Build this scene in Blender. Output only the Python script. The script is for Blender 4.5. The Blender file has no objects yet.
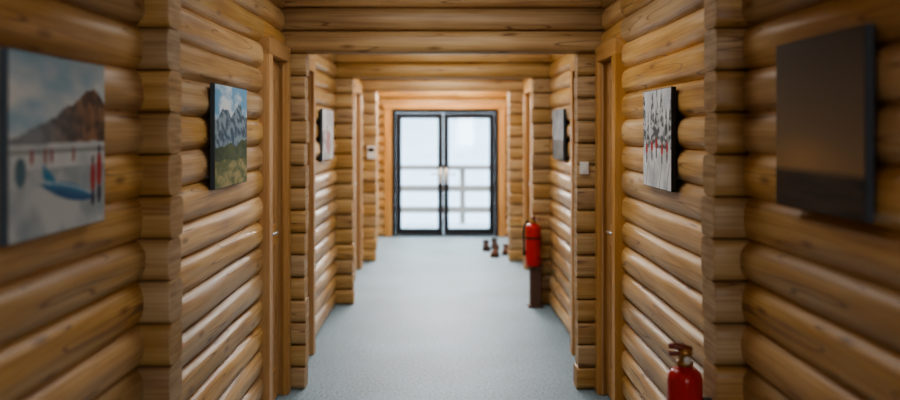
import bpy, math, random
from mathutils import Vector, Matrix, noise
random.seed(7)
SC = bpy.context.scene
COL = SC.collection
P = 0.1425          # log pitch
NLOG = 19
CEIL = 2.60
YEND = 13.6
YBACK = -2.6

# ---------------------------------------------------------------- helpers
class MB:
    def __init__(s): s.v=[]; s.f=[]; s.uv=[]; s.m=[]; s.t=[]
    def vert(s,p): s.v.append(tuple(p)); return len(s.v)-1
    def face(s,idx,uv=None,m=0,t=(0.5,0.5)):
        s.f.append(tuple(idx)); s.uv.append(uv or [(0,0)]*len(idx)); s.m.append(m); s.t.append(t)
    def build(s,name,mats,smooth=True,parent=None,bevel=0.0,recalc=False):
        me=bpy.data.meshes.new(name)
        me.from_pydata(s.v,[],s.f)
        uvf=[]; tf=[]
        for fi,f in enumerate(s.f):
            for k in range(len(f)):
                uvf+=list(s.uv[fi][k]); tf+=[s.t[fi][0],s.t[fi][1],0.0,1.0]
        me.uv_layers.new(name="UVMap")
        me.attributes.new("tone",'FLOAT_COLOR','CORNER')
        me.uv_layers["UVMap"].data.foreach_set("uv",uvf)
        me.attributes["tone"].data.foreach_set("color",tf)
        for i,p in enumerate(me.polygons):
            p.material_index=s.m[i]; p.use_smooth=smooth
        for m in mats: me.materials.append(m)
        if recalc:
            import bmesh
            bm=bmesh.new(); bm.from_mesh(me); bmesh.ops.recalc_face_normals(bm,faces=bm.faces); bm.to_mesh(me); bm.free()
        ob=bpy.data.objects.new(name,me); COL.objects.link(ob)
        if parent: ob.parent=parent
        if bevel>0:
            b=ob.modifiers.new("bev",'BEVEL'); b.width=bevel; b.segments=2; b.limit_method='ANGLE'
        return ob
    def box(s,x0,x1,y0,y1,z0,z1,axis=2,m=0,t=None):
        if t is None: t=(random.random(),random.random())
        c=[(x,y,z) for x in (x0,x1) for y in (y0,y1) for z in (z0,z1)]
        b=[s.vert(p) for p in c]
        fs=[(0,1,3,2),(4,6,7,5),(0,4,5,1),(2,3,7,6),(0,2,6,4),(1,5,7,3)]
        oth=[a for a in (0,1,2) if a!=axis]
        ou,ov=t[0]*37,t[1]*23
        for f in fs:
            uv=[(c[i][axis]+ou, c[i][oth[0]]+c[i][oth[1]]+ov) for i in f]
            s.face([b[i] for i in f],uv,m,t)
    def lathe(s,prof,cx=0,cy=0,seg=28,m=0,capb=True,capt=True):
        rings=[]
        for r,z in prof:
            rings.append([s.vert((cx+r*math.cos(2*math.pi*i/seg),cy+r*math.sin(2*math.pi*i/seg),z)) for i in range(seg)])
        for a,b in zip(rings,rings[1:]):
            for i in range(seg):
                j=(i+1)%seg
                s.face([a[i],a[j],b[j],b[i]],None,m)
        if capb: s.face(rings[0][::-1],None,m)
        if capt: s.face(rings[-1],None,m)
    def tube(s,pts,r,seg=10,m=0):
        pts=[Vector(p) for p in pts]; rings=[]
        for i,p in enumerate(pts):
            d=(pts[min(i+1,len(pts)-1)]-pts[max(i-1,0)]).normalized()
            up=Vector((0,0,1)) if abs(d.z)<0.9 else Vector((1,0,0))
            a=d.cross(up).normalized(); b=d.cross(a)
            rr=r[i] if isinstance(r,(list,tuple)) else r
            rings.append([s.vert(p+a*rr*math.cos(2*math.pi*k/seg)+b*rr*math.sin(2*math.pi*k/seg)) for k in range(seg)])
        for a,b in zip(rings,rings[1:]):
            for i in range(seg):
                j=(i+1)%seg
                s.face([a[i],b[i],b[j],a[j]],None,m)
        s.face(rings[0],None,m); s.face(rings[-1][::-1],None,m)

def empty(name,loc=(0,0,0),rot=(0,0,0)):
    o=bpy.data.objects.new(name,None); o.empty_display_size=0.1
    o.location=loc; o.rotation_euler=rot; COL.objects.link(o); return o
def tag(o,label,cat,group=None):
    o["label"]=label; o["category"]=cat
    if group: o["group"]=group
def struct(o,label=None):
    o["kind"]="structure"
    if label: o["label"]=label

# ---------------------------------------------------------------- materials
def newmat(name):
    m=bpy.data.materials.new(name); m.use_nodes=True
    nt=m.node_tree; return m,nt,nt.nodes["Principled BSDF"]
def N(nt,t,**k):
    n=nt.nodes.new(t)
    for a,b in k.items(): setattr(n,a,b)
    return n
def ramp(nt,stops,interp='LINEAR'):
    r=N(nt,'ShaderNodeValToRGB'); cr=r.color_ramp; cr.interpolation=interp
    while len(cr.elements)<len(stops): cr.elements.new(0.5)
    for e,(p,c) in zip(cr.elements,stops):
        e.position=p; e.color=(c[0],c[1],c[2],1)
    return r
def simple(name,col,rough=0.5,metal=0.0,spec=0.5,var=0.06,scale=30):
    m,nt,b=newmat(name)
    tc=N(nt,'ShaderNodeTexCoord'); no=N(nt,'ShaderNodeTexNoise'); no.inputs['Scale'].default_value=scale
    nt.links.new(tc.outputs['Object'],no.inputs['Vector'])
    r=ramp(nt,[(0.3,[c*(1-var) for c in col]),(0.7,[min(1,c*(1+var)) for c in col])])
    nt.links.new(no.outputs['Fac'],r.inputs['Fac']); nt.links.new(r.outputs['Color'],b.inputs['Base Color'])
    b.inputs['Roughness'].default_value=rough; b.inputs['Metallic'].default_value=metal
    b.inputs['Specular IOR Level'].default_value=spec
    return m
def wood(name,cols,rough=0.45,knots=True,tonerange=(0.72,1.12),bump=0.25):
    m,nt,b=newmat(name); L=nt.links.new
    uv=N(nt,'ShaderNodeUVMap'); uv.uv_map="UVMap"
    at=N(nt,'ShaderNodeAttribute'); at.attribute_name="tone"
    sep=N(nt,'ShaderNodeSeparateColor'); L(at.outputs['Color'],sep.inputs['Color'])
    def mapped(sx,sy):
        mp=N(nt,'ShaderNodeMapping'); mp.inputs['Scale'].default_value=(sx,sy,1); L(uv.outputs['UV'],mp.inputs['Vector']); return mp
    n1=N(nt,'ShaderNodeTexNoise'); n1.inputs['Scale'].default_value=1; n1.inputs['Detail'].default_value=5; n1.inputs['Distortion'].default_value=0.3
    L(mapped(0.9,24).outputs[0],n1.inputs['Vector'])
    n2=N(nt,'ShaderNodeTexNoise'); n2.inputs['Scale'].default_value=1; n2.inputs['Detail'].default_value=3
    L(mapped(2.5,120).outputs[0],n2.inputs['Vector'])
    n3=N(nt,'ShaderNodeTexNoise'); n3.inputs['Scale'].default_value=1; n3.inputs['Detail'].default_value=2
    L(mapped(1.6,6).outputs[0],n3.inputs['Vector'])
    mx=N(nt,'ShaderNodeMix'); mx.data_type='FLOAT'; mx.inputs[0].default_value=0.4
    L(n1.outputs['Fac'],mx.inputs[2]); L(n2.outputs['Fac'],mx.inputs[3])
    mx2=N(nt,'ShaderNodeMix'); mx2.data_type='FLOAT'; mx2.inputs[0].default_value=0.35
    L(mx.outputs[0],mx2.inputs[2]); L(n3.outputs['Fac'],mx2.inputs[3])
    r=ramp(nt,[(0.36,cols[0]),(0.49,cols[1]),(0.62,cols[2])]); L(mx2.outputs[0],r.inputs['Fac'])
    mr=N(nt,'ShaderNodeMapRange'); L(sep.outputs['Red'],mr.inputs['Value'])
    mr.inputs['To Min'].default_value=tonerange[0]; mr.inputs['To Max'].default_value=tonerange[1]
    hs=N(nt,'ShaderNodeHueSaturation'); L(r.outputs['Color'],hs.inputs['Color']); L(mr.outputs[0],hs.inputs['Value'])
    mr2=N(nt,'ShaderNodeMapRange'); L(sep.outputs['Green'],mr2.inputs['Value']); mr2.inputs['To Min'].default_value=0.86; mr2.inputs['To Max'].default_value=1.08
    L(mr2.outputs[0],hs.inputs['Saturation'])
    out=hs.outputs['Color']
    if knots:
        vo=N(nt,'ShaderNodeTexVoronoi'); vo.inputs['Scale'].default_value=1; vo.voronoi_dimensions='2D'
        L(mapped(2.0,7).outputs[0],vo.inputs['Vector'])
        kr=ramp(nt,[(0.02,(0.75,0.75,0.75)),(0.06,(0.45,0.45,0.45)),(0.13,(0,0,0))]); L(vo.outputs['Distance'],kr.inputs['Fac'])
        sc=N(nt,'ShaderNodeSeparateColor'); L(vo.outputs['Color'],sc.inputs['Color'])
        gt=N(nt,'ShaderNodeMath',operation='GREATER_THAN'); L(sc.outputs['Red'],gt.inputs[0]); gt.inputs[1].default_value=0.6
        mu=N(nt,'ShaderNodeMath',operation='MULTIPLY'); L(kr.outputs['Color'],mu.inputs[0]); L(gt.outputs[0],mu.inputs[1])
        mk=N(nt,'ShaderNodeMix'); mk.data_type='RGBA'; L(mu.outputs[0],mk.inputs[0]); L(out,mk.inputs[6]); mk.inputs[7].default_value=(0.17,0.068,0.022,1)
        out=mk.outputs[2]
        cn=N(nt,'ShaderNodeTexNoise'); cn.inputs['Scale'].default_value=1; cn.inputs['Detail'].default_value=1
        L(mapped(0.7,12).outputs[0],cn.inputs['Vector'])
        for lvl in (0.35,0.64):
            sb=N(nt,'ShaderNodeMath',operation='SUBTRACT'); L(cn.outputs['Fac'],sb.inputs[0]); sb.inputs[1].default_value=lvl
            ab=N(nt,'ShaderNodeMath',operation='ABSOLUTE'); L(sb.outputs[0],ab.inputs[0])
            cr=ramp(nt,[(0.0,(0.85,0.85,0.85)),(0.009,(0,0,0))]); L(ab.outputs[0],cr.inputs['Fac'])
            mc=N(nt,'ShaderNodeMix'); mc.data_type='RGBA'; L(cr.outputs['Color'],mc.inputs[0]); L(out,mc.inputs[6]); mc.inputs[7].default_value=(0.13,0.052,0.020,1)
            out=mc.outputs[2]
    L(out,b.inputs['Base Color'])
    b.inputs['Roughness'].default_value=rough
    bp=N(nt,'ShaderNodeBump'); bp.inputs['Strength'].default_value=bump; bp.inputs['Distance'].default_value=0.003
    L(mx.outputs[0],bp.inputs['Height']); L(bp.outputs[0],b.inputs['Normal'])
    return m
M_LOG=wood("log_wood",[(0.37,0.192,0.068),(0.58,0.350,0.135),(0.74,0.51,0.245)],rough=0.42,tonerange=(0.68,1.08),bump=0.3)
M_TRIM=wood("pine_trim",[(0.40,0.20,0.065),(0.54,0.30,0.11),(0.63,0.385,0.17)],rough=0.45,knots=False,tonerange=(0.85,1.05),bump=0.1)
M_PLANK=wood("ceiling_plank",[(0.34,0.18,0.07),(0.48,0.28,0.12),(0.58,0.36,0.18)],rough=0.5,tonerange=(0.75,1.05))
M_END=wood("end_grain",[(0.34,0.20,0.09),(0.52,0.34,0.17),(0.66,0.47,0.27)],rough=0.7,knots=False,tonerange=(0.8,1.05),bump=0.1)
M_BACK=simple("backing_dark",(0.10,0.06,0.03),0.9)
M_BLACK=simple("door_black",(0.010,0.011,0.014),0.5,spec=0.3)
M_RUB=simple("black_rubber",(0.012,0.012,0.012),0.6)
M_STEEL=simple("brushed_steel",(0.55,0.55,0.56),0.3,1.0)
M_BRASS=simple("aged_brass",(0.45,0.25,0.09),0.40,0.7)
M_HAND=simple("dark_red_handle",(0.22,0.05,0.03),0.4)
M_RED=simple("red_paint",(0.56,0.022,0.014),0.28)
M_STAND=simple("stand_brown_paint",(0.11,0.055,0.034),0.6)
M_WHITE=simple("white_plastic",(0.78,0.78,0.76),0.4)
M_SNOW=simple("snow",(0.60,0.69,0.77),0.8,scale=3)
M_RAILW=simple("weathered_rail",(0.27,0.21,0.17),0.7,scale=20)
M_TREE=simple("snowy_needles",(0.38,0.45,0.50),0.9,var=0.2,scale=4)
M_BARK=simple("bark",(0.30,0.27,0.26),0.9)
M_CANV=simple("canvas_edge",(0.07,0.095,0.125),0.75)
M_CANVD=simple("canvas_edge_dark",(0.045,0.055,0.07),0.75)
M_LEA1=simple("dark_leather",(0.050,0.030,0.022),0.85,spec=0.15)
M_LEA2=simple("brown_leather",(0.10,0.048,0.030),0.85,spec=0.15)
M_LACE=simple("lace_cord",(0.06,0.045,0.035),0.9,spec=0.1)
M_SOLE=simple("shoe_sole",(0.03,0.024,0.02),0.9,spec=0.1)

# carpet
M_CARP,nt,b=newmat("carpet_grey_blue"); L=nt.links.new
tc=N(nt,'ShaderNodeTexCoord'); n1=N(nt,'ShaderNodeTexNoise'); n1.inputs['Scale'].default_value=180; n1.inputs['Detail'].default_value=3
n2=N(nt,'ShaderNodeTexNoise'); n2.inputs['Scale'].default_value=1.4; n2.inputs['Detail'].default_value=3
n4=N(nt,'ShaderNodeTexNoise'); n4.inputs['Scale'].default_value=55; n4.inputs['Detail'].default_value=3
for n in (n1,n2,n4): L(tc.outputs['Object'],n.inputs['Vector'])
mm=N(nt,'ShaderNodeMix'); mm.data_type='FLOAT'; mm.inputs[0].default_value=0.5; L(n1.outputs['Fac'],mm.inputs[2]); L(n4.outputs['Fac'],mm.inputs[3])
r=ramp(nt,[(0.38,(0.100,0.175,0.240)),(0.5,(0.235,0.360,0.450)),(0.62,(0.42,0.57,0.670))]); L(mm.outputs[0],r.inputs['Fac'])
hs=N(nt,'ShaderNodeHueSaturation'); L(r.outputs['Color'],hs.inputs['Color'])
mr=N(nt,'ShaderNodeMapRange'); L(n2.outputs['Fac'],mr.inputs['Value']); mr.inputs['From Min'].default_value=0.3; mr.inputs['From Max'].default_value=0.7; mr.inputs['To Min'].default_value=0.84; mr.inputs['To Max'].default_value=1.1
L(mr.outputs[0],hs.inputs['Value']); L(hs.outputs['Color'],b.inputs['Base Color']); b.inputs['Roughness'].default_value=0.5
b.inputs['Sheen Weight'].default_value=0.3; b.inputs['Sheen Roughness'].default_value=0.4
bp=N(nt,'ShaderNodeBump'); bp.inputs['Strength'].default_value=0.4; bp.inputs['Distance'].default_value=0.004; L(n1.outputs['Fac'],bp.inputs['Height']); L(bp.outputs[0],b.inputs['Normal'])

# glass
M_GLASS=bpy.data.materials.new("clear_glass"); M_GLASS.use_nodes=True; nt=M_GLASS.node_tree; nt.nodes.clear()
o=N(nt,'ShaderNodeOutputMaterial'); mx=N(nt,'ShaderNodeMixShader'); mx.inputs[0].default_value=0.06
tr=N(nt,'ShaderNodeBsdfTransparent'); tr.inputs[0].default_value=(0.84,0.90,0.93,1); gl=N(nt,'ShaderNodeBsdfGlossy'); gl.inputs['Roughness'].default_value=0.03
nt.links.new(tr.outputs[0],mx.inputs[1]); nt.links.new(gl.outputs[0],mx.inputs[2]); nt.links.new(mx.outputs[0],o.inputs[0])

def print_mat():
    m,nt,b=newmat("canvas_print")
    a=N(nt,'ShaderNodeAttribute'); a.attribute_name="paint"
    tc=N(nt,'ShaderNodeTexCoord'); w=N(nt,'ShaderNodeTexNoise'); w.inputs['Scale'].default_value=400
    nt.links.new(tc.outputs['Object'],w.inputs['Vector'])
    bp=N(nt,'ShaderNodeBump'); bp.inputs['Strength'].default_value=0.1; bp.inputs['Distance'].default_value=0.001
    nt.links.new(w.outputs['Fac'],bp.inputs['Height']); nt.links.new(bp.outputs[0],b.inputs['Normal'])
    nt.links.new(a.outputs['Color'],b.inputs['Base Color']); b.inputs['Roughness'].default_value=0.55; b.inputs['Specular IOR Level'].default_value=0.3
    return m
M_PRINT=print_mat()

# ---------------------------------------------------------------- log walls
DEP=0.034
def gz(k,y): 
    if k<=0: return 0.0
    return k*P+0.0035*math.sin(y*1.3+k*2.1)+0.0015*math.sin(y*4.7+k*5.3)
def wall_seg(mb,side,y0,y1,crest,rs,k0=0):
    rnd=random.Random(rs)
    ny=max(3,int((y1-y0)/0.08)); NT=18
    for k in range(k0,NLOG):
        t0=(rnd.random(),rnd.random()); ph=rnd.random()*10
        off=rnd.uniform(-0.007,0.005); ou,ov=rnd.random()*50,rnd.random()*50
        grid=[]
        for j in range(ny+1):
            y=y0+(y1-y0)*j/ny
            za=gz(k,y); zb=min(gz(k+1,y),CEIL+0.08)
            fade=max(0.0,min(1.0,min(y-y0,y1-y)/0.12))
            row=[]
            for i in range(NT+1):
                t=-1+2*i/NT
                t=math.copysign(1-(1-abs(t))**1.4,t) if abs(t)<1 else t
                z=za+(zb-za)*(t+1)/2
                bul=(1-abs(t)**3.4)
                wob=0.004*math.sin(y*2.1+ph)+0.002*math.sin(y*6.3+ph*2)+0.006*noise.noise((y*2.0,k*9.1+t*1.8,side*4+ph))
                x=crest+DEP*(1-bul)+(off+wob)*bul*fade
                row.append(mb.vert((side*x,y,z)))
            grid.append(row)
        for j in range(ny):
            for i in range(NT):
                a,b2,c,d=grid[j][i],grid[j+1][i],grid[j+1][i+1],grid[j][i+1]
                yA=y0+(y1-y0)*j/ny; yB=y0+(y1-y0)*(j+1)/ny
                v0=i/NT*0.2+ov; v1=(i+1)/NT*0.2+ov
                uv=[(yA+ou,v0),(yB+ou,v0),(yB+ou,v1),(yA+ou,v1)]
                idx=[a,b2,c,d]
                if side>0: idx=idx[::-1]; uv=uv[::-1]
                mb.face(idx,uv,0,t0)
STUB_Y=[3.00,5.62,8.32,11.05]
HT=0.074
CREST=1.0
DTOP=2.17
DOORS={-1:[(4.86,5.54),(5.74,6.50),(9.55,10.45),(12.2,12.95)],
       1:[(4.90,5.54),(5.74,6.50),(9.55,10.45),(12.2,12.95)]}
for side,nm in ((-1,"wall_left"),(1,"wall_right")):
    mb=MB()
    cuts=sorted([(d[0]+0.03,d[1]-0.03) for d in DOORS[side]])
    ys=YBACK; segs=[]
    for a,b2 in cuts: segs.append((ys,a)); ys=b2
    segs.append((ys,YEND+0.1))
    segs2=[]
    for a,b2 in segs:
        cur=a
        for s in STUB_Y:
            if cur<s<b2: segs2.append((cur,s)); cur=s
        segs2.append((cur,b2))
    for q,(a,b2) in enumerate(segs2): wall_seg(mb,side,a,b2,CREST,100*side+q*7)
    for q,d in enumerate(cuts): wall_seg(mb,side,d[0],d[1],CREST,500*side+q*3,k0=15)
    for d in DOORS[side]:
        mb.box(*sorted((side*1.05,side*1.12)),d[0]+0.02,d[1]-0.02,DTOP-0.02,CEIL+0.05,axis=1,m=0)
    mb.box(*sorted((side*1.14,side*1.2)),YBACK,YEND+0.15,-0.05,CEIL+0.05,axis=1,m=1)
    o=mb.build(nm,[M_LOG,M_BACK]); struct(o,"varnished pine log wall with rounded stacked logs")

def xlog(mb,x0,x1,yc,zc,ry,rz,rnd,n=2.5,seg=40,ch=0.93,tmax=1.0):
    t0=(rnd.random()*tmax,rnd.random()); ou,ov=rnd.random()*50,rnd.random()*50; ph=rnd.random()*10
    nx=max(3,int((x1-x0)/0.08)); rings=[]; xs=[]
    lst=[x0,x0+0.005]+[x0+0.005+(x1-x0-0.010)*i/nx for i in range(1,nx)]+[x1-0.005,x1]
    dense=[]
    M_=720
    for i in range(M_+1):
        a=2*math.pi*i/M_; c,s=math.cos(a),math.sin(a)
        dense.append((math.copysign(abs(c)**(2/n),c)*ry,math.copysign(abs(s)**(2/n),s)*rz))
    acc=[0.0]
    for p,q in zip(dense,dense[1:]): acc.append(acc[-1]+math.hypot(q[0]-p[0],q[1]-p[1]))
    tot=acc[-1]; sec=[]; k=0
    for i in range(seg):
        tgt=tot*i/seg
        while acc[k+1]<tgt: k+=1
        sec.append(dense[k])
    for q,x in enumerate(lst):
        sc=ch if q in (0,len(lst)-1) else 1.0
        wy=0.004*math.sin(x*3+ph); ring=[]
        for i,(cy,cz) in enumerate(sec):
            a=2*math.pi*i/seg
            ring.append(mb.vert((x,yc+cy*sc*(1+0.02*math.sin(x*5+ph+a))+wy,zc+cz*sc)))
        rings.append(ring); xs.append(x)
    for q in range(len(rings)-1):
        for i in range(seg):
            j=(i+1)%seg
            va,vb=i/seg*tot+ov,(i+1)/seg*tot+ov
            uv=[(xs[q]+ou,va),(xs[q]+ou,vb),(xs[q+1]+ou,vb),(xs[q+1]+ou,va)]
            mb.face([rings[q][i],rings[q][j],rings[q+1][j],rings[q+1][i]],uv,0,t0)
    for ring,flip in ((rings[0],True),(rings[-1],False)):
        rr=[mb.vert(mb.v[i]) for i in ring]
        uv=[(mb.v[i][1]*3+ou,mb.v[i][2]*3+ov) for i in rr]
        if flip: rr=rr[::-1]; uv=uv[::-1]
        mb.face(rr,uv,1,t0)
trim_n=[0]
def tname():
    trim_n[0]+=1; return "trim_%d"%trim_n[0]
NSTUB=15
INNER={(-1,0):0.918,(1,0):0.912,(-1,1):0.874,(1,1):0.853,(-1,2):0.850,(1,2):0.845,(-1,3):0.84,(1,3):0.83}
rnd=random.Random(33)
for si,ys in enumerate(STUB_Y):
    for side in (-1,1):
        mb=MB(); inn=INNER[(side,si)]
        for k in range(NSTUB):
            zc=(k+0.5)*P
            e=inn+rnd.uniform(-0.007,0.006)
            a,b2=sorted((side*e,side*1.10))
            xlog(mb,a,b2,ys+rnd.uniform(-0.004,0.004),zc,HT,P/2*0.999,rnd,n=4.8,ch=0.975,tmax=0.4)
        o=mb.build(tname(),[M_LOG,M_END]); struct(o,"stack of protruding cross-wall log ends at the corridor corner")
    for h in range(3):
        mb=MB(); zc=NSTUB*P+0.073+h*0.146
        xlog(mb,-1.06,1.06,ys+rnd.uniform(-.006,.006),zc,HT+0.006,0.0735,rnd,n=2.8)
        o=mb.build(tname(),[M_LOG,M_END]); struct(o,"round varnished log beam crossing overhead")

# ---------------------------------------------------------------- floor, ceiling, rear wall
mb=MB(); mb.box(-1.2,1.2,YBACK,YEND+0.15,-0.06,0.0,axis=1)
o=mb.build("floor",[M_CARP],smooth=False); struct(o,"flecked grey-blue carpet floor")
mb=MB(); x=-1.26
while x<1.2:
    mb.box(x,x+0.118,YBACK,YEND+0.15,CEIL,CEIL+0.05,axis=1); x+=0.12
mb.box(-1.2,1.2,YBACK,YEND+0.15,CEIL+0.052,CEIL+0.08,axis=1,m=1)
o=mb.build("ceiling",[M_PLANK,M_BACK],smooth=False); struct(o,"varnished pine plank ceiling")
mb=MB()
wx0,wx1,wz0,wz1=0.35,1.0,0.95,1.90  # unseen opening, sized to limit rear daylight and favour the left wall
mb.box(-1.2,wx0,YBACK-0.1,YBACK,0,CEIL,axis=0); mb.box(wx1,1.2,YBACK-0.1,YBACK,0,CEIL,axis=0)
mb.box(wx0,wx1,YBACK-0.1,YBACK,0,wz0,axis=0); mb.box(wx0,wx1,YBACK-0.1,YBACK,wz1,CEIL,axis=0)
o=mb.build("wall_back",[M_LOG],smooth=False); struct(o,"pine rear wall with an opening added to steer daylight")

# ---------------------------------------------------------------- side doors
dn=[1]
for side in (-1,1):
    for di,(a,b2) in enumerate(DOORS[side]):
        top=DTOP
        fx=0.945 if di==1 else 0.962
        mb=MB(); w=0.095
        X=lambda p,q: sorted((side*p,side*q))
        mb.box(*X(fx,1.14),a,a+w,0,top-w,axis=2)
        mb.box(*X(fx,1.14),b2-w,b2,0,top-w,axis=2)
        mb.box(*X(fx,1.14),a,b2,top-w,top,axis=1)
        mb.box(*X(fx+0.025,1.0),a+w,a+w+0.018,0,top-w-0.018,axis=2)
        mb.box(*X(fx+0.025,1.0),b2-w-0.018,b2-w,0,top-w-0.018,axis=2)
        o=mb.build(tname(),[M_TRIM],smooth=False,bevel=0.004); struct(o,"orange pine door casing")
        mb=MB(); dn[0]+=1
        ya,yb=a+w+0.004,b2-w-0.004; zt=top-w-0.004
        x0,x1=1.02,1.06
        mb.box(*X(x0+0.008,x1),ya,yb,0.012,zt,axis=2)
        st=0.09
        mb.box(*X(x0,x0+0.012),ya,ya+st,0.012,zt,axis=2); mb.box(*X(x0,x0+0.012),yb-st,yb,0.012,zt,axis=2)
        for z0,z1 in ((0.012,0.2),(0.95,1.08),(zt-0.12,zt)):
            mb.box(*X(x0,x0+0.012),ya+st,yb-st,z0,z1,axis=1)
        o=mb.build("door_%d"%dn[0],[M_TRIM],smooth=False,bevel=0.003); struct(o,"panelled pine door")
        hb=MB(); hy=ya+0.055; hz=1.05
        hb.tube([(side*x0,hy,hz),(side*(x0-0.05),hy,hz)],0.010)
        hb.tube([(side*(x0-0.048),hy-0.005,hz),(side*(x0-0.05),hy+0.11,hz)],0.009)
        hb.box(*X(x0-0.006,x0),hy-0.02,hy+0.02,hz-0.1,hz+0.06)
        hh=hb.build("door_handle",[M_STEEL],parent=o,recalc=True); hh["label"]="steel lever handle on back plate"

# ---------------------------------------------------------------- end wall and glazed door
DX0,DX1,DH=-0.79,0.86,1.97
mb=MB()
rnd=random.Random(5)
DEPY=YEND
k=0
while k*P<CEIL:
    z=(k+0.5)*P
    if z>DH+0.06: xlog(mb,-1.12,1.12,DEPY+0.03,z,0.075,P/2*0.99,rnd,tmax=0.5)
    else:
        xlog(mb,-1.12,DX0-0.02,DEPY+0.03,z,0.075,P/2*0.99,rnd); xlog(mb,DX1+0.02,1.12,DEPY+0.03,z,0.075,P/2*0.99,rnd)
    k+=1
mb.box(-1.2,DX0-0.05,DEPY+0.07,DEPY+0.12,-0.05,CEIL+0.05,m=0); mb.box(DX1+0.05,1.2,DEPY+0.07,DEPY+0.12,-0.05,CEIL+0.05,m=0)
mb.box(DX0-0.1,DX1+0.1,DEPY+0.07,DEPY+0.12,DH+0.05,CEIL+0.05,axis=0,m=0)
o=mb.build("wall_far",[M_LOG,M_END]); struct(o,"log end wall around the glazed exit door")
mb=MB()
mb.box(DX0-0.12,DX0,DEPY-0.07,DEPY+0.11,0,DH,axis=2); mb.box(DX1,DX1+0.11,DEPY-0.07,DEPY+0.11,0,DH,axis=2)
mb.box(DX0-0.14,DX1+0.13,DEPY-0.075,DEPY+0.11,DH+0.002,DH+0.085,axis=0)
o=mb.build(tname(),[M_TRIM],smooth=False,bevel=0.005); struct(o,"wide orange pine casing around the exit door")
D=empty("door_1",(0,DEPY,0)); struct(D,"black-framed double glazed exit door")
mb=MB(); f=0.055
mb.box(DX0,DX0+f,-0.03,0.06,0,DH); mb.box(DX1-f,DX1,-0.03,0.06,0,DH); mb.box(DX0+f,DX1-f,-0.03,0.06,DH-f,DH,axis=0); mb.box(DX0+f,DX1-f,-0.03,0.06,0,0.02,axis=0)
mb.build("door_frame",[M_BLACK],smooth=False,parent=D,bevel=0.004)
mid=(DX0+DX1)/2-0.03
for (a,b2,hs_) in ((DX0+f+0.004,mid-0.003,-1),(mid+0.003,DX1-f-0.004,1)):
    lf=empty("door_leaf"); lf.parent=D
    mb=MB(); s=0.082; z0,z1=0.026,DH-f-0.005
    mb.box(a,a+s,0,0.05,z0,z1); mb.box(b2-s,b2,0,0.05,z0,z1); mb.box(a+s,b2-s,0,0.05,z1-s,z1,axis=0); mb.box(a+s,b2-s,0,0.05,z0,z0+0.09,axis=0)
    mb.build("leaf_frame",[M_BLACK],smooth=False,parent=lf,bevel=0.004)
    mb=MB(); mb.box(a+s,b2-s,0.02,0.03,z0+0.09,z1-s)
    mb.build("glass_pane",[M_GLASS],smooth=False,parent=lf)
    mb=MB(); hx=(b2-s/2) if hs_<0 else (a+s/2)
    mb.box(hx-0.025,hx+0.025,-0.008,0.0,0.82,1.06); mb.tube([(hx,-0.005,0.97),(hx,-0.055,0.97)],0.013)
    mb.tube([(hx+hs_*-0.004,-0.052,0.97),(hx+hs_*0.15,-0.052,0.97)],0.014)
    q=mb.build("door_handle",[M_WHITE],parent=lf,recalc=True); q["label"]="pale lever handle on back plate"

# ---------------------------------------------------------------- outside: snow, railing, trees
mb=MB(); 
n=40
def gh(x,y):
    d=max(0,y-(YEND+9)); return -0.65+0.35*noise.noise((x*0.15,y*0.15,0))+min(7.0,0.16*d)
gridv=[[mb.vert((-45+90*i/n,YEND+0.15+60*j/n,-0.5 if j==0 else gh(-45+90*i/n,YEND+0.15+60*j/n))) for i in range(n+1)] for j in range(n+1)]
for j in range(n):
    for i in range(n): mb.face([gridv[j][i],gridv[j][i+1],gridv[j+1][i+1],gridv[j+1][i]])
o=mb.build("ground",[M_SNOW]); struct(o,"snow-covered slope outside")
mb=MB()
for i in range(20): mb.box(-3+i*0.3,-3+i*0.3+0.29,YEND+0.16,YEND+2.2,-0.12,-0.03,axis=1)
o=mb.build("floor_balcony",[M_SNOW],smooth=False); struct(o,"snow-dusted balcony deck")
R=empty("balcony_railing",(0,YEND+2.05,-0.03)); tag(R,"weathered wooden balcony railing beyond the glass door","railing")
mb=MB(); mb.box(-2.9,2.9,-0.05,0.05,0.97,1.05,axis=0); mb.build("top_rail",[M_RAILW],smooth=False,parent=R)
mb=MB(); mb.box(-2.9,2.9,-0.02,0.02,0.58,0.69,axis=0); mb.build("middle_rail",[M_RAILW],smooth=False,parent=R)
mb=MB(); mb.box(-2.9,2.9,-0.02,0.02,0.20,0.31,axis=0); mb.build("bottom_rail",[M_RAILW],smooth=False,parent=R)
for xx in (-2.6,-1.3,0.35,1.5,2.8):
    mb=MB(); mb.box(xx-0.045,xx+0.045,0.02,0.1,0,1.0); mb.build("post",[M_RAILW],smooth=False,parent=R)
def tree(x,y,h,rs):
    T=empty("snowy_tree",(x,y,gh(x,y)-0.2)); tag(T,"snow-laden conifer standing beyond the balcony","tree","snowy conifers outside")
    mb=MB(); mb.lathe([(0.12,0),(0.10,h*0.4),(0.02,h*0.95)],seg=10); mb.build("trunk",[M_BARK],parent=T)
    mb=MB(); rr=random.Random(rs); L_=9
    for k in range(L_):
        z=h*(0.18+0.8*k/L_); R0=h*0.24*(1-k/L_)+0.1; seg=22
        c=mb.vert((0,0,z+h*0.16)); ring=[mb.vert((R0*(0.75+0.4*(i%2)+rr.uniform(-.1,.1))*math.cos(2*math.pi*i/seg),R0*(0.75+0.4*(i%2)+rr.uniform(-.1,.1))*math.sin(2*math.pi*i/seg),z-rr.uniform(0,.15))) for i in range(seg)]
        cb=mb.vert((0,0,z+0.03))
        for i in range(seg): mb.face([c,ring[i],ring[(i+1)%seg]]); mb.face([cb,ring[(i+1)%seg],ring[i]])
    mb.build("foliage",[M_TREE],parent=T,smooth=False)
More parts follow.
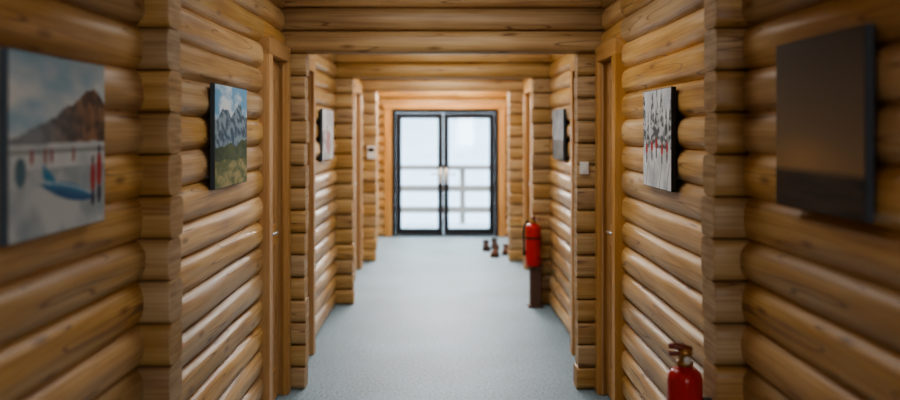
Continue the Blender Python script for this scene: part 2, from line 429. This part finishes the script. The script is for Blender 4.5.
for q,(x,y,h) in enumerate([(-3.4,37,5.0),(-0.9,48,5.5),(1.3,44,4.5),(4.2,41,5.0)]): tree(x,y,h,q)

# ---------------------------------------------------------------- pictures
def nz(x,y,s=1,o=0): return noise.fractal((x*s+o,y*s-o,o*1.7),1.0,2.0,4)
def mixc(a,b,t):
    t=max(0,min(1,t)); return tuple(a[i]*(1-t)+b[i]*t for i in range(3))
def ell(u,v,cx,cy,rx,ry): return ((u-cx)/rx)**2+((v-cy)/ry)**2<1
def pic1(u,v):
    c=mixc((0.34,0.53,0.66),(0.72,0.77,0.80),0.5+1.3*nz(u,v*2,2.2,3))
    if v>0.85: c=mixc(c,(0.24,0.42,0.56),(v-0.85)*4)
    pk=0.86
    ridge=(0.53+0.33*(u/pk)**1.25) if u<pk else 0.86-0.8*(u-pk)
    ridge+=0.022*nz(u,0,9,1)
    if v<ridge:
        warm=mixc((0.10,0.062,0.045),(0.33,0.18,0.10),0.5+1.5*nz(u*1.4+v,v-u,6,5))
        cool=mixc((0.12,0.16,0.20),(0.26,0.31,0.35),0.5+1.3*nz(u+v,v,5,7))
        c=mixc(cool,warm,(u-0.25)*1.8)
    if v<0.51+0.012*nz(u,0,4,9): c=mixc((0.46,0.53,0.57),(0.66,0.70,0.73),0.5+nz(u,v,5,4))
    if 0.45<v<0.48: c=mixc(c,(0.18,0.22,0.25),0.7)
    if v<0.37: c=mixc((0.33,0.41,0.46),(0.56,0.61,0.64),0.5+1.2*nz(u,v,4,14))
    # long blue boat: raised prow tapering to the stern, with a pale gunwale line
    yc=0.27-0.20*(u-0.35); half=0.050*(1-((u-0.58)/0.31)**2)
    if abs(u-0.58)<0.31 and abs(v-yc)<half: c=mixc((0.04,0.24,0.46),(0.02,0.12,0.30),(yc-v)/0.05+0.5)
    if 0.30<u<0.42 and abs(v-(yc+0.02+0.5*(0.42-u)))<0.040: c=(0.04,0.26,0.46)
    if abs(u-0.58)<0.27 and 0<v-(yc+half*0.55)<0.012: c=(0.45,0.60,0.68)
    if ell(u,v,0.10,0.36,0.05,0.08): c=(0.10,0.20,0.26)
    for cx in (0.20,0.33,0.39,0.62):
        if ell(u,v,cx,0.44,0.014,0.045): c=(0.30,0.06,0.05)
    if ell(u,v,0.93,0.33,0.034,0.12) or ell(u,v,0.85,0.29,0.030,0.10): c=(0.44,0.04,0.04)
    if ell(u,v,0.93,0.465,0.018,0.028) or ell(u,v,0.85,0.40,0.016,0.026): c=(0.06,0.04,0.04)
    if ell(u,v,0.93,0.18,0.028,0.06) or ell(u,v,0.85,0.16,0.024,0.05): c=(0.05,0.06,0.10)
    return c
def pic2(u,v):
    c=mixc((0.16,0.38,0.60),(0.68,0.76,0.82),0.46+1.4*nz(u,v*2,3,2))
    r1=0.66+0.16*math.exp(-((u-0.72)/0.18)**2)+0.10*math.exp(-((u-0.3)/0.15)**2)+0.05*nz(u,0,9,2)
    if v<r1:
        c=mixc((0.05,0.10,0.16),(0.24,0.34,0.42),0.5+1.6*nz(u*2+v,v*2,7,6))
    if v<0.38+0.06*nz(u,0,4,7)+0.08*u: c=mixc((0.035,0.07,0.035),(0.09,0.13,0.06),0.5+nz(u,v,9,8))
    if v<0.27+0.05*nz(u,0,3,11): c=mixc((0.12,0.15,0.06),(0.34,0.30,0.13),0.5+1.5*nz(u,v*2,6,12))
    return c
def pic3(u,v):
    c=mixc((0.52,0.57,0.60),(0.80,0.82,0.84),0.5+1.3*nz(u,v,4,3))
    if v>0.40:
        tri=abs(((u*6.2+0.3)%1.0)-0.5)*2
        crown=(1.02-0.4*nz(math.floor(u*6.2+0.3)*3.1,0,1,9))-tri*0.40
        if v<crown: c=mixc((0.09,0.11,0.12),(0.60,0.64,0.67),0.40+1.9*nz(u*1.6,v*2.4,9,5))
        else: c=mixc((0.55,0.60,0.64),(0.74,0.77,0.80),0.5+nz(u,v,5,6))
    for i,cx in enumerate((0.14,0.34,0.50,0.70,0.87)):
        cy=0.36+0.03*(i%3)
        if ell(u,v,cx,cy-0.065,0.022,0.06): c=(0.06,0.06,0.08)
        if ell(u,v,cx,cy+0.03,0.038,0.058): c=(0.44,0.03,0.03)
        if ell(u,v,cx,cy+0.105,0.016,0.022): c=(0.20,0.12,0.09)
    if v<0.26 and abs((u-v*0.4)%0.25-0.1)<0.010: c=(0.30,0.34,0.38)
    return c
def pic4(u,v):
    top=(0.115,0.098,0.082); mid_=(0.25,0.175,0.105); low=(0.38,0.24,0.11)
    c=mixc(mid_,top,(v-0.45)*2.0) if v>0.45 else mixc(low,mid_,(v-0.2)*4)
    c=mixc(c,(0.58,0.35,0.14),0.6*math.exp(-((u-0.35)/0.35)**2-((v-0.29)/0.13)**2))
    if v<0.215: c=mixc((0.030,0.020,0.014),(0.075,0.048,0.028),0.4+nz(u*0.4,v*5,6,4))
    elif v<0.235: c=mixc(c,(0.08,0.055,0.035),0.6)
    return c
def pic5(u,v):
    c=mixc((0.50,0.50,0.52),(0.76,0.74,0.74),0.5+nz(u,v,3,31))
    if v<0.55+0.15*math.sin(u*3): c=mixc((0.36,0.34,0.36),(0.66,0.63,0.64),0.5+1.3*nz(u,v,6,32))
    if ell(u,v,0.5,0.35,0.16,0.25): c=(0.46,0.20,0.17)
    return c
def pic6(u,v):
    c=mixc((0.16,0.18,0.20),(0.34,0.37,0.40),0.5+nz(u,v,3,41))
    if v<0.4: c=mixc((0.05,0.05,0.05),(0.14,0.12,0.10),0.5+nz(u,v,6,42))
    return c
def picture(side,y0,y1,z0,z1,fx,fn,label,edge):
    w,h=y1-y0,z1-z0; th=0.022
    O=empty("canvas_picture",(side*(fx+th),(y0+y1)/2,(z0+z1)/2)); tag(O,label,"picture","canvas prints along the corridor")
    mb=MB(); a,b2=sorted((-side*(th-0.0008),0)); mb.box(a,b2,-w/2,w/2,-h/2,h/2)
    mb.build("stretched_canvas",[edge],smooth=False,parent=O,bevel=0.003)
    nu,nv=180,120; me=bpy.data.meshes.new("printed_image"); vs=[];fs=[];cs=[]
    e=0.003
    for j in range(nv+1):
        for i in range(nu+1):
            u=i/nu; v=j/nv
            yy=(-w/2+e+(w-2*e)*u) if side<0 else (w/2-e-(w-2*e)*u)
            vs.append((-side*th,yy,-h/2+e+(h-2*e)*v)); cs.append(fn(u,v))
    for j in range(nv):
        for i in range(nu):
            q=j*(nu+1)+i; fs.append((q,q+1,q+nu+2,q+nu+1))
    me.from_pydata(vs,[],fs); at=me.attributes.new("paint",'FLOAT_COLOR','POINT')
    for i,c in enumerate(cs): at.data[i].color=(max(0,c[0]),max(0,c[1]),max(0,c[2]),1)
    me.materials.append(M_PRINT); ob=bpy.data.objects.new("printed_image",me); COL.objects.link(ob); ob.parent=O
    return O
picture(-1,1.95,2.51,1.390,1.835,0.970,pic1,"canvas print: brown mountain, red-clad figures and blue boat in snow",M_CANV)
picture(-1,3.72,4.33,1.395,1.85,0.970,pic2,"canvas print of blue rocky mountains above a green meadow",M_CANV)
picture(1,3.72,4.24,1.385,1.835,0.970,pic3,"canvas print of red-clad skiers in a snowy forest",M_CANVD)
picture(1,2.01,2.55,1.435,1.895,0.970,pic4,"dark canvas print of a dusky golden sunset horizon",M_CANVD)
picture(-1,7.05,7.75,1.40,1.82,0.970,pic5,"pale canvas print of a snowy scene with a red figure",M_CANV)
picture(1,7.05,7.75,1.40,1.82,0.970,pic6,"grey canvas print of a dim landscape",M_CANVD)

# ---------------------------------------------------------------- fire extinguishers
def extinguisher(loc,rotz,R0,H,label,sticker=True,bk=0.012):
    E=empty("fire_extinguisher",loc,(0,0,rotz)); tag(E,label,"fire extinguisher")
    mb=MB(); r=R0
    prof=[(r*0.80,0.0),(r*0.93,0.004),(r,0.02)]+[(r,0.02+(H-0.07)*i/6) for i in range(1,7)]
    for i in range(1,10):
        a=math.pi/2*i/9; prof.append((0.024+(r-0.024)*math.cos(a),H-0.05+0.042*math.sin(a)))
    prof.append((0.024,H))
    mb.lathe(prof,seg=36); mb.build("body",[M_RED],parent=E)
    if sticker:
        mb=MB(); mb.lathe([(r+0.0012,H*0.30),(r+0.0012,H*0.58)],seg=36,capb=False,capt=False)
        keep=[i for i,f in enumerate(mb.f) if sum(mb.v[k][0] for k in f)/4<r*0.15]
        mb.f=[mb.f[i] for i in keep]; mb.uv=[mb.uv[i] for i in keep]; mb.m=[0]*len(keep); mb.t=[mb.t[i] for i in keep]
        mb.build("label_sticker",[M_WHITE],parent=E)
    mb=MB(); mb.lathe([(0.028,H),(0.028,H+0.014),(0.021,H+0.016),(0.021,H+0.034),(0.024,H+0.036),(0.024,H+0.052),(0.014,H+0.058)],seg=18)
    mb.tube([(0,0,H+0.026),(0,0.040,H+0.026)],0.010)
    mb.build("valve",[M_BRASS],parent=E)
    mb=MB(); mb.tube([(0.0,-0.016,H+0.024),(0,-0.030,H+0.024)],[0.008,0.013],seg=16); mb.tube([(0,-0.030,H+0.024),(0,-0.036,H+0.024)],0.013,seg=16)
    mb.build("pressure_gauge",[M_WHITE],parent=E)
    mb=MB(); mb.box(-0.055,0.020,-0.013,0.013,H+0.034,H+0.046,axis=0)
    mb.build("carry_handle",[M_HAND],smooth=False,parent=E,bevel=0.002)
    mb=MB(); mb.tube([(0.022,0,H+0.052),(-0.01,0,H+0.060),(-0.035,0,H+0.066),(-0.055,0,H+0.065)],[0.011,0.013,0.012,0.009],seg=8)
    mb.build("squeeze_lever",[M_HAND],parent=E)
    mb=MB(); pts=[]
    ctrl=[(0,0.040,H+0.026),(0.0,0.056,H+0.018),(0.0,r+0.016,H-0.05),(0.0,r+0.014,H-0.14),(-0.005,r+0.012,H*0.45),(-0.01,r+0.012,H*0.25)]
    for i in range(len(ctrl)-1):
        for s in range(5):
            t=s/5; pts.append(Vector(ctrl[i]).lerp(Vector(ctrl[i+1]),t))
    pts.append(Vector(ctrl[-1])); 
    for _ in range(3): pts=[pts[0]]+[(pts[i-1]+pts[i]*2+pts[i+1])/4 for i in range(1,len(pts)-1)]+[pts[-1]]
    mb.tube(pts,[0.008]*(len(pts)-4)+[0.010,0.012,0.014,0.015]); mb.build("hose",[M_RUB],parent=E)
    mb=MB(); z=H*0.66; seg=36
    mb.lathe([(r+0.001,z-0.008),(r+0.0025,z-0.008),(r+0.0025,z+0.008),(r+0.001,z+0.008)],seg=seg,capb=False,capt=False)
    mb.box(r-0.002,r+bk,-0.012,0.012,z-0.03,z+0.03)
    mb.build("wall_bracket",[M_RUB],smooth=False,parent=E)
    return E
extinguisher((0.825,2.985,0.428),0,0.059,0.42,"red fire extinguisher with brass valve hung on log ends",bk=0.038)
extinguisher((0.838,8.145,0.385),math.radians(90),0.072,0.40,"red fire extinguisher on a narrow brown stand by log corner",False,bk=0.032)
S=empty("extinguisher_stand",(0.862,8.160,0)); tag(S,"narrow dark brown stand carrying a fire extinguisher","stand")
mb=MB(); mb.box(-0.070,0.070,-0.060,0.060,0,0.02); mb.build("base_plate",[M_STAND],smooth=False,parent=S,bevel=0.004)
mb=MB(); mb.box(-0.052,0.052,-0.045,0.045,0.02,0.37); mb.build("pedestal",[M_STAND],smooth=False,parent=S,bevel=0.006)
mb=MB(); mb.box(-0.075,0.075,-0.070,0.070,0.37,0.385); mb.build("top_plate",[M_STAND],smooth=False,parent=S,bevel=0.004)

# ---------------------------------------------------------------- small wall devices
def plate(name,loc,w,h,d,label,cat,knob):
    O=empty(name,loc); tag(O,label,cat)
    mb=MB(); mb.box(-w/2,w/2,-d,0.016,-h/2,h/2); mb.build("back_box",[M_WHITE],smooth=False,parent=O,bevel=0.004)
    mb=MB(); 
    if knob: mb.box(-w*0.28,w*0.28,-d-0.006,-d+0.001,-h*0.3,h*0.3); mb.build("rocker",[M_WHITE],smooth=False,parent=O,bevel=0.002)
    else:
        mb.box(-w*0.35,w*0.35,-d-0.004,-d+0.001,h*0.05,h*0.35); mb.build("display",[M_BLACK],smooth=False,parent=O,bevel=0.002)
plate("light_switch",(0.893,5.540,1.41),0.055,0.078,0.02,"white surface-mounted light switch on a log corner","light switch",True)
plate("thermostat",(-0.90,10.975,1.37),0.10,0.16,0.03,"white wall control box on a log corner","thermostat",False)

# ---------------------------------------------------------------- shoes
def shoe(loc,rot,mat,shaft,label,size=0.30,k=1.15):
    S=empty("shoe",loc,(0,0,rot)); tag(S,label,"shoe","footwear by the exit door")
    Ls=size; mb=MB(); rings=[]; seg=20
    st=[(0.0,0.022,0.055),(0.04,0.032,0.075),(0.18,0.037,0.085),(0.35,0.036,0.082),(0.50,0.038,0.068),(0.68,0.046,0.055),(0.85,0.043,0.045),(0.96,0.030,0.036),(1.0,0.014,0.026)]
    for s,w,h in st:
        y=-Ls*0.3+s*Ls
        rings.append([mb.vert((k*w*math.cos(a),y,0.022+(k*h*math.sin(a) if math.sin(a)>0 else 0.004*math.sin(a)))) for a in [2*math.pi*i/seg for i in range(seg)]])
    for a,b2 in zip(rings,rings[1:]):
        for i in range(seg): mb.face([a[i],a[(i+1)%seg],b2[(i+1)%seg],b2[i]])
    mb.face(rings[0][::-1]); mb.face(rings[-1])
    yc=-Ls*0.3+0.20*Ls; sh=[]
    levels=[(0.06,0.040,0.066),(0.10,0.041,0.060),(0.10+shaft*0.5,0.044,0.056),(0.10+shaft,0.047,0.059),(0.10+shaft,0.040,0.052),(0.08,0.034,0.049)]
    for z,rx,ry in levels: sh.append([mb.vert((rx*math.cos(2*math.pi*i/seg),yc+ry*math.sin(2*math.pi*i/seg),z)) for i in range(seg)])
    for a,b2 in zip(sh,sh[1:]):
        for i in range(seg): mb.face([a[i],a[(i+1)%seg],b2[(i+1)%seg],b2[i]])
    mb.build("upper",[mat],parent=S,recalc=True)
    mb=MB(); lo=[];hi=[]
    out=[(0.0,-0.31),(0.028,-0.30),(0.038,-0.22),(0.036,0.0),(0.040,0.2),(0.050,0.42),(0.046,0.60),(0.026,0.69),(0.0,0.71)]
    poly=out+[(-x,y) for x,y in out[-2:0:-1]]
    lo=[mb.vert((k*x,y*Ls,0.0)) for x,y in poly]; hi=[mb.vert((k*x,y*Ls,0.026)) for x,y in poly]
    for i in range(len(poly)):
        j=(i+1)%len(poly); mb.face([lo[i],lo[j],hi[j],hi[i]])
    mb.face(lo[::-1]); mb.face(hi); mb.build("sole",[M_SOLE],smooth=False,parent=S,recalc=True)
    mb=MB()
    for q in range(4):
        y=-Ls*0.3+Ls*(0.36+0.07*q); zz=0.022+0.098-0.0095*q
        mb.tube([(-0.024,y,zz-0.010),(0,y+0.006,zz+0.002),(0.024,y,zz-0.010)],0.003,seg=6)
    mb.build("laces",[M_LACE],parent=S)
shoe((0.595,12.10,0),math.radians(180),M_LEA1,0.02,"dark leather shoe standing near the exit door")
shoe((0.725,12.32,0),math.radians(180),M_LEA1,0.02,"dark leather shoe standing near the exit door")
shoe((0.69,11.52,0),math.radians(172),M_LEA2,0.012,"brown leather walking shoe by the corridor wall")
shoe((0.845,11.72,0),math.radians(176),M_LEA2,0.012,"brown leather walking shoe by the corridor wall")

# ---------------------------------------------------------------- lights
W=bpy.data.worlds.new("World"); SC.world=W; W.use_nodes=True
nt=W.node_tree; bg=nt.nodes['Background']
tc=N(nt,'ShaderNodeTexCoord'); no=N(nt,'ShaderNodeTexNoise'); no.inputs['Scale'].default_value=3; nt.links.new(tc.outputs['Generated'],no.inputs['Vector'])
r=ramp(nt,[(0.3,(0.74,0.86,0.95)),(0.7,(0.86,0.94,1.0))]); nt.links.new(no.outputs['Fac'],r.inputs['Fac']); nt.links.new(r.outputs['Color'],bg.inputs['Color'])
bg.inputs['Strength'].default_value=4.2
def area(name,loc,rot,sx,sy,pw,col,portal=False):
    l=bpy.data.lights.new(name,'AREA'); l.shape='RECTANGLE'; l.size=sx; l.size_y=sy; l.energy=pw; l.color=col
    if portal: l.cycles.is_portal=True
    o=bpy.data.objects.new(name,l); o.location=loc; o.rotation_euler=rot; COL.objects.link(o); return o
for x,y,pw in ((-0.35,1.4,1.5),(0.0,4.3,13),(0.0,7.0,18),(0.0,9.7,30),(0.0,12.3,34)):
    area("ceiling_fill",(x,y,CEIL-0.02),(0,0,0),0.9,1.4,pw,(0.99,0.98,0.95))  # added fill lights hidden behind the headers, no fixtures there
area("far_fill",(0,13.25,2.42),(math.radians(-78),0,0),1.6,0.2,75,(0.92,0.97,1.0))  # added fill hidden above the exit door, for grazing highlights on logs
area("door_portal",(0.05,YEND+0.14,1.0),(math.radians(-90),0,0),1.8,2.0,1,(1,1,1),True)
area("rear_portal",((wx0+wx1)/2,YBACK-0.12,(wz0+wz1)/2),(math.radians(90),0,0),wx1-wx0,wz1-wz0,1,(1,1,1),True)
sl=area("side_fill",(0.92,-1.3,1.7),(0,0,0),0.9,1.1,23,(1.0,0.97,0.94))  # added fill behind the camera, brightens the near left wall like daylight
sl.rotation_euler=(Vector((-1.0,2.6,1.1))-Vector((0.92,-1.3,1.7))).to_track_quat('-Z','Y').to_euler()

# ---------------------------------------------------------------- camera
cam=bpy.data.cameras.new("camera"); co=bpy.data.objects.new("camera",cam); COL.objects.link(co); SC.camera=co
co.location=(0,0,1.65); co.rotation_euler=(math.radians(90),0,0)
cam.sensor_width=36; cam.lens=35; cam.shift_x=7/900; cam.shift_y=-70/900
cam.dof.use_dof=True; cam.dof.focus_distance=4.2; cam.dof.aperture_fstop=1.2
cam.clip_start=0.05
SC.view_settings.view_transform='AgX'
try: SC.view_settings.look='AgX - Medium High Contrast'
except Exception as e: print(e)
SC.view_settings.exposure=0.5
